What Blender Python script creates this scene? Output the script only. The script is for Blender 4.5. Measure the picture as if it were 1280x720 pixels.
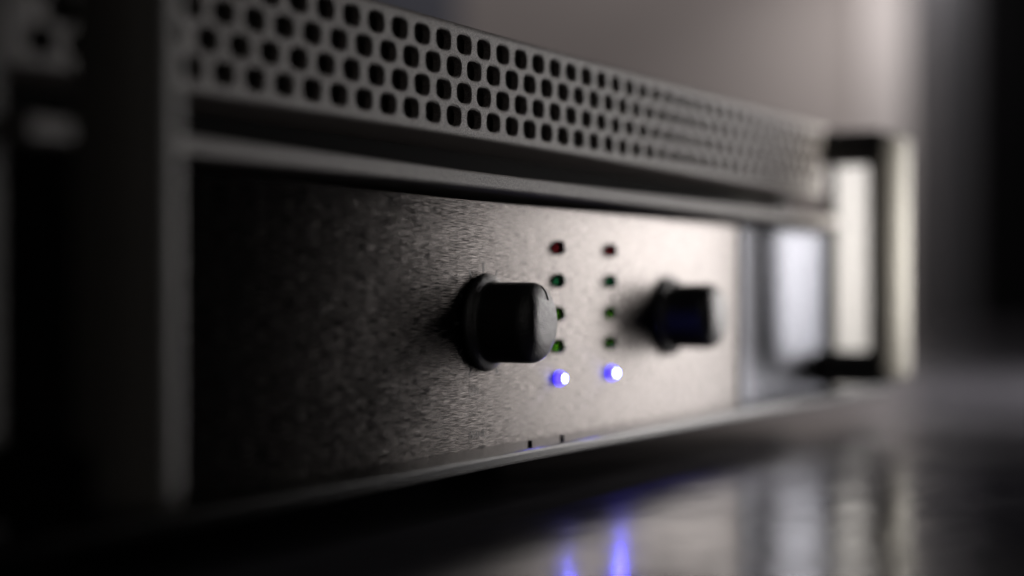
import bpy, bmesh, math, random
from mathutils import Vector, Matrix
random.seed(7)
for o in list(bpy.data.objects): bpy.data.objects.remove(o)
SC = bpy.context.scene
COL = SC.collection
MM = 0.001
# ------------------------------------------------------------------ camera
# world: x runs along the front panel (0 = middle of the amplifier), -y points out of the panel, z up from the table top
TH = math.radians(26.7)
CAM = Vector((-0.366, -0.1648, 0.0435))
FW = Vector((math.cos(TH), math.sin(TH), 0)); RT = Vector((math.sin(TH), -math.cos(TH), 0))
cd = bpy.data.cameras.new('camera'); cam = bpy.data.objects.new('camera', cd); COL.objects.link(cam)
cam.location = CAM; cam.rotation_euler = (math.radians(90), 0, TH - math.radians(90))
cd.sensor_width = 36; cd.lens = 61.9; cd.shift_y = 0.0016
cd.clip_start = 0.005; cd.clip_end = 50
cd.dof.use_dof = True; cd.dof.focus_distance = 0.3475; cd.dof.aperture_fstop = 5.2; cd.dof.aperture_blades = 0
SC.camera = cam
# ------------------------------------------------------------------ world (a dark room)
w = bpy.data.worlds.new('World'); SC.world = w; w.use_nodes = True
w.node_tree.nodes['Background'].inputs[0].default_value = (0.55, 0.6, 0.75, 1)
w.node_tree.nodes['Background'].inputs[1].default_value = 0.0006
# ------------------------------------------------------------------ lamps
def area(name, loc, target, sx, sy, power, color=(1, 1, 1), spread=180):
    l = bpy.data.lights.new(name, 'AREA'); l.shape = 'RECTANGLE'; l.size = sx; l.size_y = sy
    l.energy = power; l.color = color; l.spread = math.radians(spread)
    o = bpy.data.objects.new(name, l); COL.objects.link(o); o.location = loc
    o.rotation_euler = (Vector(target) - Vector(loc)).to_track_quat('-Z', 'Y').to_euler()
    return o
KEY = area('softbox_lamp', (0.444, -0.126, 0.118), (0.434, 0.0, 0.090), 0.295, 0.22, 1.95, (1.0, 0.95, 0.925))
SIDE = area('small_side_lamp', (0.192, -0.230, 0.070), (0.212, 0.0, 0.053), 0.045, 0.06, 0.085, (1.0, 0.96, 0.87), 34)
WINDOW = area('cool_window_lamp', (1.2, -0.385, 0.12), (0.14, 0.0, 0.04), 0.28, 0.30, 0.17, (0.74, 0.83, 1.0))
LEFT_FILL = area('left_fill_light', (-0.55, -0.75, 0.45), (-0.18, 0.0, 0.05), 0.5, 0.4, 0.14, (1.0, 0.95, 0.9))  # added dim fill from camera left, lifts the near handle out of black
POST_FILL = area('post_fill_light', CAM + FW*2.72 + RT*0.60 + Vector((0, 0, 0.62)), CAM + FW*2.9 + RT*0.61 + Vector((0, 0, 0.30)), 0.1, 0.1, 0.45, (1.0, 0.95, 0.94), 110)  # added unseen source: brightens the post's upper part, fading downwards
WALL_FILL = area('wall_fill_light', CAM + FW*2.25 + RT*0.25 + Vector((0, 0, 1.25)), CAM + FW*3.0 + RT*0.2 + Vector((0, 0, 0.25)), 0.5, 0.2, 4.6, (1.0, 0.925, 0.925))  # added unseen source aimed at the wall to light the background
# ------------------------------------------------------------------ colour management
SC.view_settings.view_transform = 'Standard'; SC.view_settings.look = 'None'
SC.view_settings.exposure = 0.0; SC.view_settings.gamma = 1.0; SC.view_settings.use_curve_mapping = False
SC.render.engine = 'CYCLES'
SC.cycles.use_denoising = True
SC.cycles.sample_clamp_indirect = 4.0
SC.cycles.use_adaptive_sampling = False
SC.cycles.max_bounces = 8

# ================================================================== materials
def mat(name, color, rough=0.5, metal=0.0, spec=0.5, coat=0.0):
    m = bpy.data.materials.new(name); m.use_nodes = True
    b = m.node_tree.nodes['Principled BSDF']
    b.inputs['Base Color'].default_value = (*color, 1); b.inputs['Roughness'].default_value = rough
    b.inputs['Metallic'].default_value = metal; b.inputs['Specular IOR Level'].default_value = spec
    if coat: b.inputs['Coat Weight'].default_value = coat
    return m
def tex(m, scale3, detail=3, rough=0.6, nscale=1.0):
    nt = m.node_tree
    tc = nt.nodes.new('ShaderNodeTexCoord'); mp = nt.nodes.new('ShaderNodeMapping'); mp.inputs['Scale'].default_value = scale3
    n = nt.nodes.new('ShaderNodeTexNoise'); n.inputs['Scale'].default_value = nscale; n.inputs['Detail'].default_value = detail
    n.inputs['Roughness'].default_value = rough
    nt.links.new(tc.outputs['Object'], mp.inputs['Vector']); nt.links.new(mp.outputs['Vector'], n.inputs['Vector'])
    return n
def bump(m, n, strength, dist, prev=None):
    nt = m.node_tree
    bm_ = nt.nodes.new('ShaderNodeBump'); bm_.inputs['Strength'].default_value = strength; bm_.inputs['Distance'].default_value = dist
    nt.links.new(n.outputs['Fac'], bm_.inputs['Height'])
    if prev: nt.links.new(prev.outputs['Normal'], bm_.inputs['Normal'])
    nt.links.new(bm_.outputs['Normal'], nt.nodes['Principled BSDF'].inputs['Normal'])
    return bm_
def ramp(m, n, lo, hi, inp, p0=0.3, p1=0.7):
    nt = m.node_tree
    r = nt.nodes.new('ShaderNodeMapRange'); r.inputs['From Min'].default_value = p0; r.inputs['From Max'].default_value = p1
    r.inputs['To Min'].default_value = lo; r.inputs['To Max'].default_value = hi
    nt.links.new(n.outputs['Fac'], r.inputs['Value']); nt.links.new(r.outputs['Result'], nt.nodes['Principled BSDF'].inputs[inp])
def cramp(m, n, c0, c1, p0=0.35, p1=0.65):
    nt = m.node_tree
    r = nt.nodes.new('ShaderNodeValToRGB'); r.color_ramp.elements[0].color = (*c0, 1); r.color_ramp.elements[1].color = (*c1, 1)
    r.color_ramp.elements[0].position = p0; r.color_ramp.elements[1].position = p1
    nt.links.new(n.outputs['Fac'], r.inputs['Fac']); nt.links.new(r.outputs['Color'], nt.nodes['Principled BSDF'].inputs['Base Color'])

M = {}
# brushed aluminium: streaks run along the panel
def brushed(m, aniso=1.0, tint=(0.83, 0.815, 0.808)):
    nt = m.node_tree; b = nt.nodes['Principled BSDF']; b.inputs['Anisotropic'].default_value = aniso
    c = nt.nodes.new('ShaderNodeCombineXYZ'); c.inputs[2].default_value = 1.0   # the highlight spreads across the streaks
    nt.links.new(c.outputs[0], b.inputs['Tangent']); b.inputs['Specular Tint'].default_value = (*tint, 1)
m = mat('brushed_aluminium', (0.50, 0.46, 0.43), 0.24, 1.0); M['brushed'] = m; brushed(m)
n1 = tex(m, (90, 200, 7000), 2, 0.6); n2 = tex(m, (60, 600, 11000), 1, 0.5); n3 = tex(m, (260, 200, 7600), 1, 0.5)
b1 = bump(m, n1, 0.58, 0.00005); bump(m, n2, 0.25, 0.00002, b1); ramp(m, n3, 0.16, 0.33, 'Roughness', 0.33, 0.67)
cramp(m, n3, (0.006, 0.0056, 0.0053), (0.190, 0.175, 0.166), 0.34, 0.70)
m = mat('satin_aluminium', (0.075, 0.076, 0.083), 0.26, 1.0); M['satin'] = m; brushed(m, 1.0, (0.87, 0.88, 0.92))
bump(m, tex(m, (330, 200, 3600), 2, 0.55), 0.3, 0.0001)
# powder coat with fine orange-peel grain
def powder(name, c, grain=0.5, rough=0.48):
    m = mat(name, c, rough, 0.0, 0.5)
    n = tex(m, (3600, 3600, 3600), 2, 0.65)
    bump(m, n, grain, 0.0003)
    cramp(m, n, tuple(0.45*x for x in c), tuple(1.5*x for x in c), 0.34, 0.66)
    return m
M['paint'] = powder('grey_powder_coat', (0.34, 0.310, 0.297), 1.0)
M['ear'] = powder('grey_ear_coat', (0.085, 0.080, 0.074), 0.3)
M['handle'] = powder('grey_handle_coat', (0.23, 0.216, 0.198), 0.2)
M['black'] = powder('black_powder_coat', (0.012, 0.0115, 0.0115), 0.3, 0.55)
M['void'] = mat('matt_black_paint', (0.006, 0.006, 0.006), 0.8, 0, 0.2)
M['foam'] = mat('black_filter_foam', (0.10, 0.092, 0.088), 0.9, 0, 0.2)
bump(M['foam'], tex(M['foam'], (900, 900, 900), 3, 0.6), 1.0, 0.001)
m = mat('soft_black_plastic', (0.018, 0.0175, 0.0173), 0.27, 0, 1.0); M['knob'] = m; m.node_tree.nodes['Principled BSDF'].inputs['IOR'].default_value = 1.75
bump(m, tex(m, (3400, 3400, 3400), 2, 0.65), 0.8, 0.00022)
M['ledge'] = powder('ledge_coat', (0.012, 0.0115, 0.011), 0.1, 0.22); M['ledge'].node_tree.nodes['Principled BSDF'].inputs['Specular IOR Level'].default_value = 0.16
M['line'] = mat('black_inlay', (0.004, 0.004, 0.004), 0.7, 0, 0.1)
M['print'] = mat('white_print', (0.11, 0.105, 0.10), 0.5, 0.3)
M['inkgrey'] = mat('engraved_grey', (0.15, 0.143, 0.137), 0.5, 0.3)
M['rubber'] = mat('black_rubber', (0.015, 0.015, 0.015), 0.8)
M['steel'] = mat('zinc_steel', (0.35, 0.34, 0.33), 0.4, 1.0)
def lens(name, c):
    m = mat(name, c, 0.25, 0, 0.5); b = m.node_tree.nodes['Principled BSDF']
    b.inputs['Transmission Weight'].default_value = 0.8
    return m
M['red_lens'] = lens('dark_red_lens', (0.13, 0.010, 0.014))
M['green_lens'] = lens('dark_green_lens', (0.012, 0.13, 0.05))
M['lime_lens'] = lens('leaf_green_lens', (0.09, 0.36, 0.018))
def glow(name, c, s):
    m = mat(name, (0.02, 0.02, 0.1), 0.3); b = m.node_tree.nodes['Principled BSDF']
    b.inputs['Emission Color'].default_value = (*c, 1); b.inputs['Emission Strength'].default_value = s
    return m
M['blue_body'] = glow('lit_blue_lens', (0.055, 0.035, 1.0), 4.0)
M['blue_core'] = glow('lit_blue_chip', (0.20, 0.25, 1.0), 55.0)
# table: dark lacquer with slight ripple
m = mat('dark_lacquer', (0.085, 0.083, 0.095), 0.2, 0, 0.5); M['table'] = m
na = tex(m, (22, 45, 30), 2, 0.5); nb = tex(m, (260, 260, 260), 3, 0.6)
ba = bump(m, na, 0.20, 0.0016); bump(m, nb, 0.10, 0.0002, ba)
ramp(m, tex(m, (14, 18, 14), 4, 0.65), 0.12, 0.24, 'Roughness')
m = mat('wall_plaster', (0.42, 0.385, 0.365), 0.85); M['wall'] = m
cramp(m, tex(m, (1.3, 1.3, 1.3), 3, 0.5), (0.36, 0.33, 0.315), (0.46, 0.42, 0.40))
M['floor'] = mat('dark_carpet', (0.02, 0.019, 0.019), 0.95)
M['pale'] = mat('pale_painted_wood', (0.62, 0.58, 0.56), 0.5)
M['bluegrey'] = mat('blue_grey_fabric', (0.13, 0.14, 0.17), 0.9)
M['cabinet'] = mat('black_laminate', (0.005, 0.005, 0.006), 0.6, 0, 0.2)
M['cabside'] = mat('charcoal_laminate', (0.14, 0.14, 0.15), 0.6)
M['wood'] = mat('black_stained_wood', (0.02, 0.019, 0.019), 0.6)

# ================================================================== helpers
def link(name, bm, material, parent=None, smooth=False):
    me = bpy.data.meshes.new(name); bmesh.ops.recalc_face_normals(bm, faces=bm.faces) if not getattr(bm, 'keep', False) else None
    bm.to_mesh(me); bm.free(); me.materials.append(material)
    if smooth:
        for p in me.polygons: p.use_smooth = True
    o = bpy.data.objects.new(name, me); COL.objects.link(o)
    if parent: o.parent = parent
    return o
def empty(name, loc=(0, 0, 0)):
    o = bpy.data.objects.new(name, None); COL.objects.link(o); o.location = loc; o.empty_display_size = 0.02; return o
def tag(o, label, cat, group=None):
    o['label'] = label; o['category'] = cat
    if group: o['group'] = group
def struct(o): o['kind'] = 'structure'
def P(s, n, z): return Vector((s*MM, -n*MM, z*MM))
def box(bm, s0, s1, n0, n1, z0, z1, bev=0.0, seg=2):
    r = bmesh.ops.create_cube(bm, size=1.0); vs = r['verts']
    for v in vs:
        v.co = P(s0 + (v.co.x+.5)*(s1-s0), n0 + (v.co.y+.5)*(n1-n0), z0 + (v.co.z+.5)*(z1-z0))
    if bev:
        es = list({e for v in vs for e in v.link_edges})
        bmesh.ops.bevel(bm, geom=es, offset=bev*MM, segments=seg, profile=0.5, affect='EDGES')
def part_box(name, material, parent, *a, **k):
    bm = bmesh.new(); box(bm, *a, **k); return link(name, bm, material, parent)
def extrude_profile(name, prof, s0, s1, material, parent, smooth=False, steps=1):
    """prof: closed loop of (n, z); swept along s"""
    bm = bmesh.new(); rings = []
    for i in range(steps+1):
        s = s0 + (s1-s0)*i/steps
        rings.append([bm.verts.new(P(s, n, z)) for n, z in prof])
    k = len(prof)
    for a, b in zip(rings, rings[1:]):
        for i in range(k): bm.faces.new((a[i], a[(i+1) % k], b[(i+1) % k], b[i]))
    bm.faces.new(rings[0]); bm.faces.new(rings[-1])
    o = link(name, bm, material, parent)
    if smooth:
        for p in o.data.polygons: p.use_smooth = len(p.vertices) == 4
    return o
def arc(cn, cz, r, a0, a1, k):
    return [(cn + r*math.cos(math.radians(a0+(a1-a0)*i/k)), cz + r*math.sin(math.radians(a0+(a1-a0)*i/k))) for i in range(k+1)]
def lathe(prof, k=48):
    """prof: (r, n) from base to tip; axis = panel normal, centred on local origin"""
    bm = bmesh.new(); rings = []
    for r, n in prof:
        if r < 1e-6: rings.append([bm.verts.new(P(0, n, 0))])
        else: rings.append([bm.verts.new(P(r*math.cos(2*math.pi*i/k), n, r*math.sin(2*math.pi*i/k))) for i in range(k)])
    for a, b in zip(rings, rings[1:]):
        for i in range(k):
            j = (i+1) % k
            if len(b) == 1: bm.faces.new((a[i], a[j], b[0]))
            elif len(a) == 1: bm.faces.new((a[0], b[j], b[i]))
            else: bm.faces.new((a[i], a[j], b[j], b[i]))
    if len(rings[0]) > 1: bm.faces.new(rings[0])
    return bm

# ================================================================== the setting
def cpos(f, r, z): # a point given by metres forward and right of where the photographer stood
    v = CAM + FW*f + RT*r; return Vector((v.x, v.y, z))
def cbox(bm, f0, f1, r0, r1, z0, z1, bev=0.0):
    r = bmesh.ops.create_cube(bm, size=1.0); vs = r['verts']
    for v in vs: v.co = cpos(f0+(v.co.x+.5)*(f1-f0), r0+(v.co.y+.5)*(r1-r0), z0+(v.co.z+.5)*(z1-z0))
    if bev:
        es = list({e for v in vs for e in v.link_edges}); bmesh.ops.bevel(bm, geom=es, offset=bev, segments=2, profile=0.5, affect='EDGES')
FLOOR_Z = -0.74
bm = bmesh.new(); cbox(bm, -1.2, 3.3, -1.8, 2.2, FLOOR_Z-0.05, FLOOR_Z); struct(link('floor', bm, M['floor']))
bm = bmesh.new(); cbox(bm, 3.0, 3.12, -1.8, 2.2, FLOOR_Z+0.002, 1.9); struct(link('wall', bm, M['wall']))
# table
table = empty('table', (CAM + FW*1.0 + Vector((0, 0, FLOOR_Z-CAM.z))))
tag(table, 'dark lacquered table with a rippled glossy top under the amplifier', 'table')
def under(o, parent): # keep world placement
    o.parent = parent; o.matrix_parent_inverse = Matrix.Translation(parent.location).inverted(); return o
bm = bmesh.new(); cbox(bm, -0.25, 2.25, -0.62, 1.1, -0.032, 0.0, 0.003); top = under(link('table_top', bm, M['table']), table)
for f, r in ((-0.15, -0.52), (-0.15, 1.0), (2.15, -0.52), (2.15, 1.0)):
    bm = bmesh.new(); cbox(bm, f-.03, f+.03, r-.03, r+.03, FLOOR_Z, -0.034, 0.004); under(link('leg', bm, M['wood']), table)

# ================================================================== the amplifier
amp = empty('power_amplifier', (0, 0, 0.0))
tag(amp, 'charcoal rack amplifier with perforated grille, two black knobs and blue lit indicators on dark table', 'amplifier')
CZ = 51.75
# chassis and inner faces
part_box('chassis', M['black'], amp, -216, 216, -320, -22, 9.2, 94.6, bev=0.8)
part_box('recess_back', M['void'], amp, -190, 196, -21.8, -18, 10, 94.2)
# brushed panel
part_box('front_panel', M['brushed'], amp, -189.4, 102, -3, 0, 10.2, 61.3, bev=0.25)
for s0, s1 in ((104.0, 183.5),):
    part_box('end_plate', M['satin'], amp, s0, s1, -3, 0.1, 10.2, 61.3, bev=0.4)
# ridge: a rounded bar across the front
prof = [(-17.8, 63.2), (4.8, 63.2)] + arc(5.2, 63.9, 0.7, -80, -10, 4) + arc(5.2, 65.7, 0.7, 10, 80, 4) + [(4.8, 66.4), (-17.8, 66.4)]
extrude_profile('trim_bar', prof, -189.4, 183.5, M['paint'], amp, False, 2)
# bottom ledge
prof = [(-6.9, 8.6), (6.0, 8.6)] + arc(6.0, 9.9, 1.3, -90, 90, 7)[1:-1] + [(6.0, 11.2), (0.3, 11.5), (-6.9, 11.5)]
prof = [(-6.9, 8.9), (8.4, 8.9), (8.8, 9.1), (9.0, 9.5), (9.0, 10.7), (8.8, 11.2), (8.3, 11.45), (0.15, 11.75), (0.15, 10.0), (-6.9, 10.0)]
extrude_profile('bottom_ledge', prof, -236, 236, M['ledge'], amp, False, 2)

# perforated grille
def make_grille():
    bm = bmesh.new()
    PITCH, ROW = 8.32, 4.78
    rows = [77.2 + ROW*i for i in range(4)]       # bottom to top
    N, S0, S1 = 1.5, -189, 183.5
    K = 24
    def q(*pts): bm.faces.new([bm.verts.new(P(*p)) for p in pts])
    def sup(a, hx, hz, e=2.7):
        c, s = math.cos(a), math.sin(a)
        return (math.copysign(abs(c)**(2/e), c)*hx, math.copysign(abs(s)**(2/e), s)*hz)
    for ri, zc in enumerate(rows):
        ph = -62.1 + (PITCH/2 if ri in (0, 2) else 0)
        k0 = math.ceil((S0 + 6 - ph)/PITCH); k1 = math.floor((S1 - 6 - ph)/PITCH)
        z0, z1 = zc-ROW/2, zc+ROW/2
        a = ph + k0*PITCH - PITCH/2; b = ph + k1*PITCH + PITCH/2
        q((S0, N, z0), (a, N, z0), (a, N, z1), (S0, N, z1)); q((b, N, z0), (S1, N, z0), (S1, N, z1), (b, N, z1))
        for k in range(k0, k1+1):
            sc = ph + k*PITCH
            hx, hz = 2.76 + random.uniform(-.06, .06), 1.93 + random.uniform(-.05, .05)
            outer, r1, r2, r3 = [], [], [], []
            # corners are hit exactly: K angles per cell aimed at points spread along the rectangle's edge
            per = []
            for i in range(6): per.append((PITCH/2, -ROW/2 + ROW*i/6))
            for i in range(6): per.append((PITCH/2 - PITCH*i/6, ROW/2))
            for i in range(6): per.append((-PITCH/2, ROW/2 - ROW*i/6))
            for i in range(6): per.append((-PITCH/2 + PITCH*i/6, -ROW/2))
            for i, (px, pz) in enumerate(per):
                ang = math.radians(-45 + 360*i/24)
                outer.append(bm.verts.new(P(sc+px, N, zc+pz)))
                x, z = sup(ang, hx+.34, hz+.34); r1.append(bm.verts.new(P(sc+x, N, zc+z)))
                x, z = sup(ang, hx, hz); r2.append(bm.verts.new(P(sc+x, N-.22, zc+z)))
                r3.append(bm.verts.new(P(sc+x, N-1.5, zc+z)))
            for i in range(24):
                j = (i+1) % 24
                bm.faces.new((outer[i], outer[j], r1[j], r1[i])); bm.faces.new((r1[i], r1[j], r2[j], r2[i])); bm.faces.new((r2[i], r2[j], r3[j], r3[i]))
    zt, zb = rows[3]+ROW/2, rows[0]-ROW/2
    topc = arc(N-1.5, zt+0.25, 1.5, 0, 90, 6) + [(-7.5, zt+1.75)]
    path = [(N, zt)] + topc
    for (n0, z0), (n1, z1) in zip(path, path[1:]): q((S0, n0, z0), (S1, n0, z0), (S1, n1, z1), (S0, n1, z1))
    path = [(N, zb)] + arc(N-.9, zb-.6, .9, 0, -90, 5) + [(-17.5, zb-1.5)]
    for (n0, z0), (n1, z1) in zip(path, path[1:]): q((S0, n0, z0), (S1, n0, z0), (S1, n1, z1), (S0, n1, z1))
    for S in (S0, S1): q((S, N, zb), (S, N, zt), (S, -7.5, zt), (S, -7.5, zb))
    bmesh.ops.remove_doubles(bm, verts=bm.verts, dist=1e-7)
    return link('vent_grille', bm, M['paint'], amp)
make_grille()
part_box('filter_foam', M['foam'], amp, -188, 182.5, -6.5, -1.6, 74.2, 94.6)

# rack ears with open slots in the outer edge
def ear(sign):
    bm = bmesh.new(); x0 = 190.2 if sign < 0 else 192.5; out = [(x0, 8.2), (241.3, 8.2)]
    for zc in (CZ-38.1, CZ+38.1):
        out += [(241.3, zc-3.4), (233, zc-3.4)] + [(233-3.4*math.sin(math.radians(t)), zc-3.4*math.cos(math.radians(t))) for t in range(20, 180, 20)] + [(233, zc+3.4), (241.3, zc+3.4)]
    out += [(241.3, 95.4), (x0, 95.4)]
    f = [bm.verts.new(P(sign*s, 1.8, z)) for s, z in out]; b = [bm.verts.new(P(sign*s, -2.2, z)) for s, z in out]
    bm.faces.new(f); bm.faces.new(b); k = len(out)
    for i in range(k): bm.faces.new((f[i], f[(i+1) % k], b[(i+1) % k], b[i]))
    bmesh.ops.triangulate(bm, faces=[x for x in bm.faces if len(x.verts) > 4])
    return link('rack_ear', bm, M['ear'], amp)
for sg in (-1, 1): ear(sg)

# handles: a rounded grip on two flared arms
def handle(sc):
    bm = bmesh.new()
    cs = [(-5.6, 16.8), (-6.1, 17.6), (-6.2, 19.9)] + [(-6.2*math.cos(math.radians(t)), 20.2 + 7.6*math.sin(math.radians(t))) for t in range(8, 176, 8)] + [(6.2, 19.9), (6.1, 17.6), (5.6, 16.8)]
    rings = []
    for z, f in ((15.4, .70), (15.8, .85), (16.8, .96), (18.4, 1), (35, 1), (53.5, 1), (72, 1), (88.6, 1), (90.2, .96), (91.2, .85), (91.6, .70)):
        rings.append([bm.verts.new(P(sc+u*f, 21.0+(n-21.0)*f, z)) for u, n in cs])
    for a, b in zip(rings, rings[1:]):
        for k in range(len(cs)): bm.faces.new((a[k], a[(k+1) % len(cs)], b[(k+1) % len(cs)], b[k]))
    bm.faces.new(rings[0]); bm.faces.new(rings[-1])
    h = link('handle', bm, M['handle'], amp)
    for z0, z1 in ((84.8, 92.2), (14.8, 22.4)):
        part_box('arm', M['black'], h, sc-6.6, sc+6.6, -1.0, 19.4, z0, z1, bev=1.4, seg=2)
    return h
for s in (-188.5, 184.5): handle(s)

# knobs
kprof = [(9.0, -0.3), (9.55, 0.1), (9.92, 0.6), (9.92, 1.0), (9.6, 1.55), (9.0, 2.0), (8.45, 2.3), (8.15, 2.65), (8.07, 3.2), (8.07, 10.2)]
for i in range(1, 19):
    a = math.radians(90*i/18); kprof.append((8.07*math.cos(a)**0.62 if i < 18 else 0.0, 10.6 + 3.9*math.sin(a)))
def surf_n(r):
    pr = [(a, b) for a, b in kprof if b > 10.1]
    for (r0, n0), (r1, n1) in zip(pr, pr[1:]):
        if r1 <= r <= r0: return n0 + (n1-n0)*(r0-r)/(r0-r1+1e-9)
    return 14.5
for s in (-51.2, 49.2):
    k = link('knob', lathe(kprof, 72), M['knob'], amp, True); k.location = P(s, 0, 36.9)
    bm = bmesh.new(); prev = None; a = math.radians(6)
    for i in range(7):
        r = 4.6 + (7.45-4.6)*i/6; n = surf_n(r) + 0.03
        c = [(r*math.sin(a) + w_*math.cos(a), n, r*math.cos(a) - w_*math.sin(a)) for w_ in (-.42, .42)]
        cur = [bm.verts.new(P(*c[0])), bm.verts.new(P(*c[1])), bm.verts.new(P(c[1][0], c[1][1]-.4, c[1][2])), bm.verts.new(P(c[0][0], c[0][1]-.4, c[0][2]))]
        if prev:
            for x in range(4): bm.faces.new((prev[x], prev[(x+1) % 4], cur[(x+1) % 4], cur[x]))
        else: bm.faces.new(cur)
        prev = cur
    bm.faces.new(prev); link('pointer_line', bm, M['line'], k)
    for i in range(11):
        a = math.radians(-150 + 30*i); bm = bmesh.new()
        r = bmesh.ops.create_cube(bm, size=1.0)
        for v in r['verts']:
            rr = 11.2 + v.co.z*1.9; ww = v.co.x*0.62
            v.co = P(s + rr*math.sin(a) + ww*math.cos(a), 0.0 + (v.co.y+.5)*0.03 - 0.005, 36.9 + rr*math.cos(a) - ww*math.sin(a))
        link('scale_mark', bm, M['print'], amp)

# indicators
lprof = [(1.6, -0.5), (1.6, 0.4), (1.53, 0.85), (1.33, 1.25), (0.96, 1.58), (0.5, 1.76), (0, 1.82)]
led_mesh = {}
for s in (-15.9, 12.8):
    for z, key in ((52.7, 'red_lens'), (45.5, 'green_lens'), (38.2, 'lime_lens'), (31.1, 'lime_lens'), (24.0, 'blue_body')):
        if key not in led_mesh:
            o = link('indicator', lathe(lprof, 28), M[key], amp, True); led_mesh[key] = o.data
        else:
            o = bpy.data.objects.new('indicator', led_mesh[key]); COL.objects.link(o); o.parent = amp
        o.location = P(s, 0, z)
        if key == 'blue_body':
            sl = bpy.data.lights.new('indicator_light', 'SPOT'); sl.energy = 0.005 if s < 0 else 0.012; sl.color = (0.07, 0.05, 1.0); sl.shadow_soft_size = 0.0008
            sl.spot_size = math.radians(160); sl.spot_blend = 0.7
            so = bpy.data.objects.new('indicator_light', sl); COL.objects.link(so); so.parent = amp
            so.location = P(s, 2.9, z); so.rotation_euler = (math.radians(78), 0, math.radians(180))
            c = link('light_chip', lathe([(0.8, 1.60), (0.75, 1.76), (0.45, 1.90), (0, 1.95)], 20), M['blue_core'], o, True)

# lettering on the panel
def lettering(txt, s, z, size, material, shear=0.0):
    cu = bpy.data.curves.new('lettering', 'FONT'); cu.body = txt; cu.size = size*MM; cu.extrude = 0.00001; cu.shear = shear
    cu.align_x = 'LEFT'
    t = bpy.data.objects.new('tmp_text', cu); COL.objects.link(t)
    dg = bpy.context.evaluated_depsgraph_get(); me = bpy.data.meshes.new_from_object(t.evaluated_get(dg))
    bpy.data.objects.remove(t)
    o = bpy.data.objects.new('lettering', me); COL.objects.link(o); o.parent = amp
    me.materials.append(material); o.rotation_euler = (math.radians(90), 0, 0); o.location = P(s, 0.02, z)
    return o
lettering('[VAHL', -57.6, 13.6, 2.6, M['inkgrey'], 0.1)
lettering('CH1', -57.5, 22.4, 2.3, M['inkgrey'])

# small screws on the ledge, ear bolts, feet
for s in (-42, -26.5):
    o = link('screw', lathe([(0.5, -1.2), (0.5, 0.7), (0.35, 1.0), (0, 1.05)], 16), M['black'], amp, True)
    o.rotation_euler = (math.radians(90), 0, 0); o.rotation_euler = (math.radians(-90), 0, 0); o.location = P(s, 6.0, 11.6)
for s in (-150, 150):
    for n in (-110, -270):
        o = link('rubber_foot', lathe([(11, 0), (11.5, 1), (10.5, 9.4)], 32), M['rubber'], amp, True)
        o.rotation_euler = (math.radians(-90), 0, 0); o.location = P(s, n, 0.0)

# ================================================================== things behind, far out of focus
bm = bmesh.new(); cbox(bm, 2.955, 2.998, 0.595, 0.660, FLOOR_Z, 1.75, 0.006)
o = link('door_post', bm, M['pale']); tag(o, 'pale upright wooden post standing against the plaster wall', 'post')
cab = empty('cabinet', cpos(2.7, 1.0, FLOOR_Z)); tag(cab, 'tall black cabinet standing beside the pale post', 'cabinet')
bm = bmesh.new(); cbox(bm, 2.75, 2.99, 0.725, 1.5, FLOOR_Z, 1.5, 0.006); under(link('carcass', bm, M['cabinet']), cab)
bm = bmesh.new(); cbox(bm, 2.75, 2.95, 0.665, 0.722, FLOOR_Z, 1.5, 0.004); under(link('side_panel', bm, M['cabside']), cab)
bm = bmesh.new(); cbox(bm, 2.92, 2.985, -0.55, -0.10, FLOOR_Z, 1.7, 0.01)
o = link('acoustic_panel', bm, M['bluegrey']); tag(o, 'blue grey fabric panel leaning flat on the wall above the grille', 'panel')
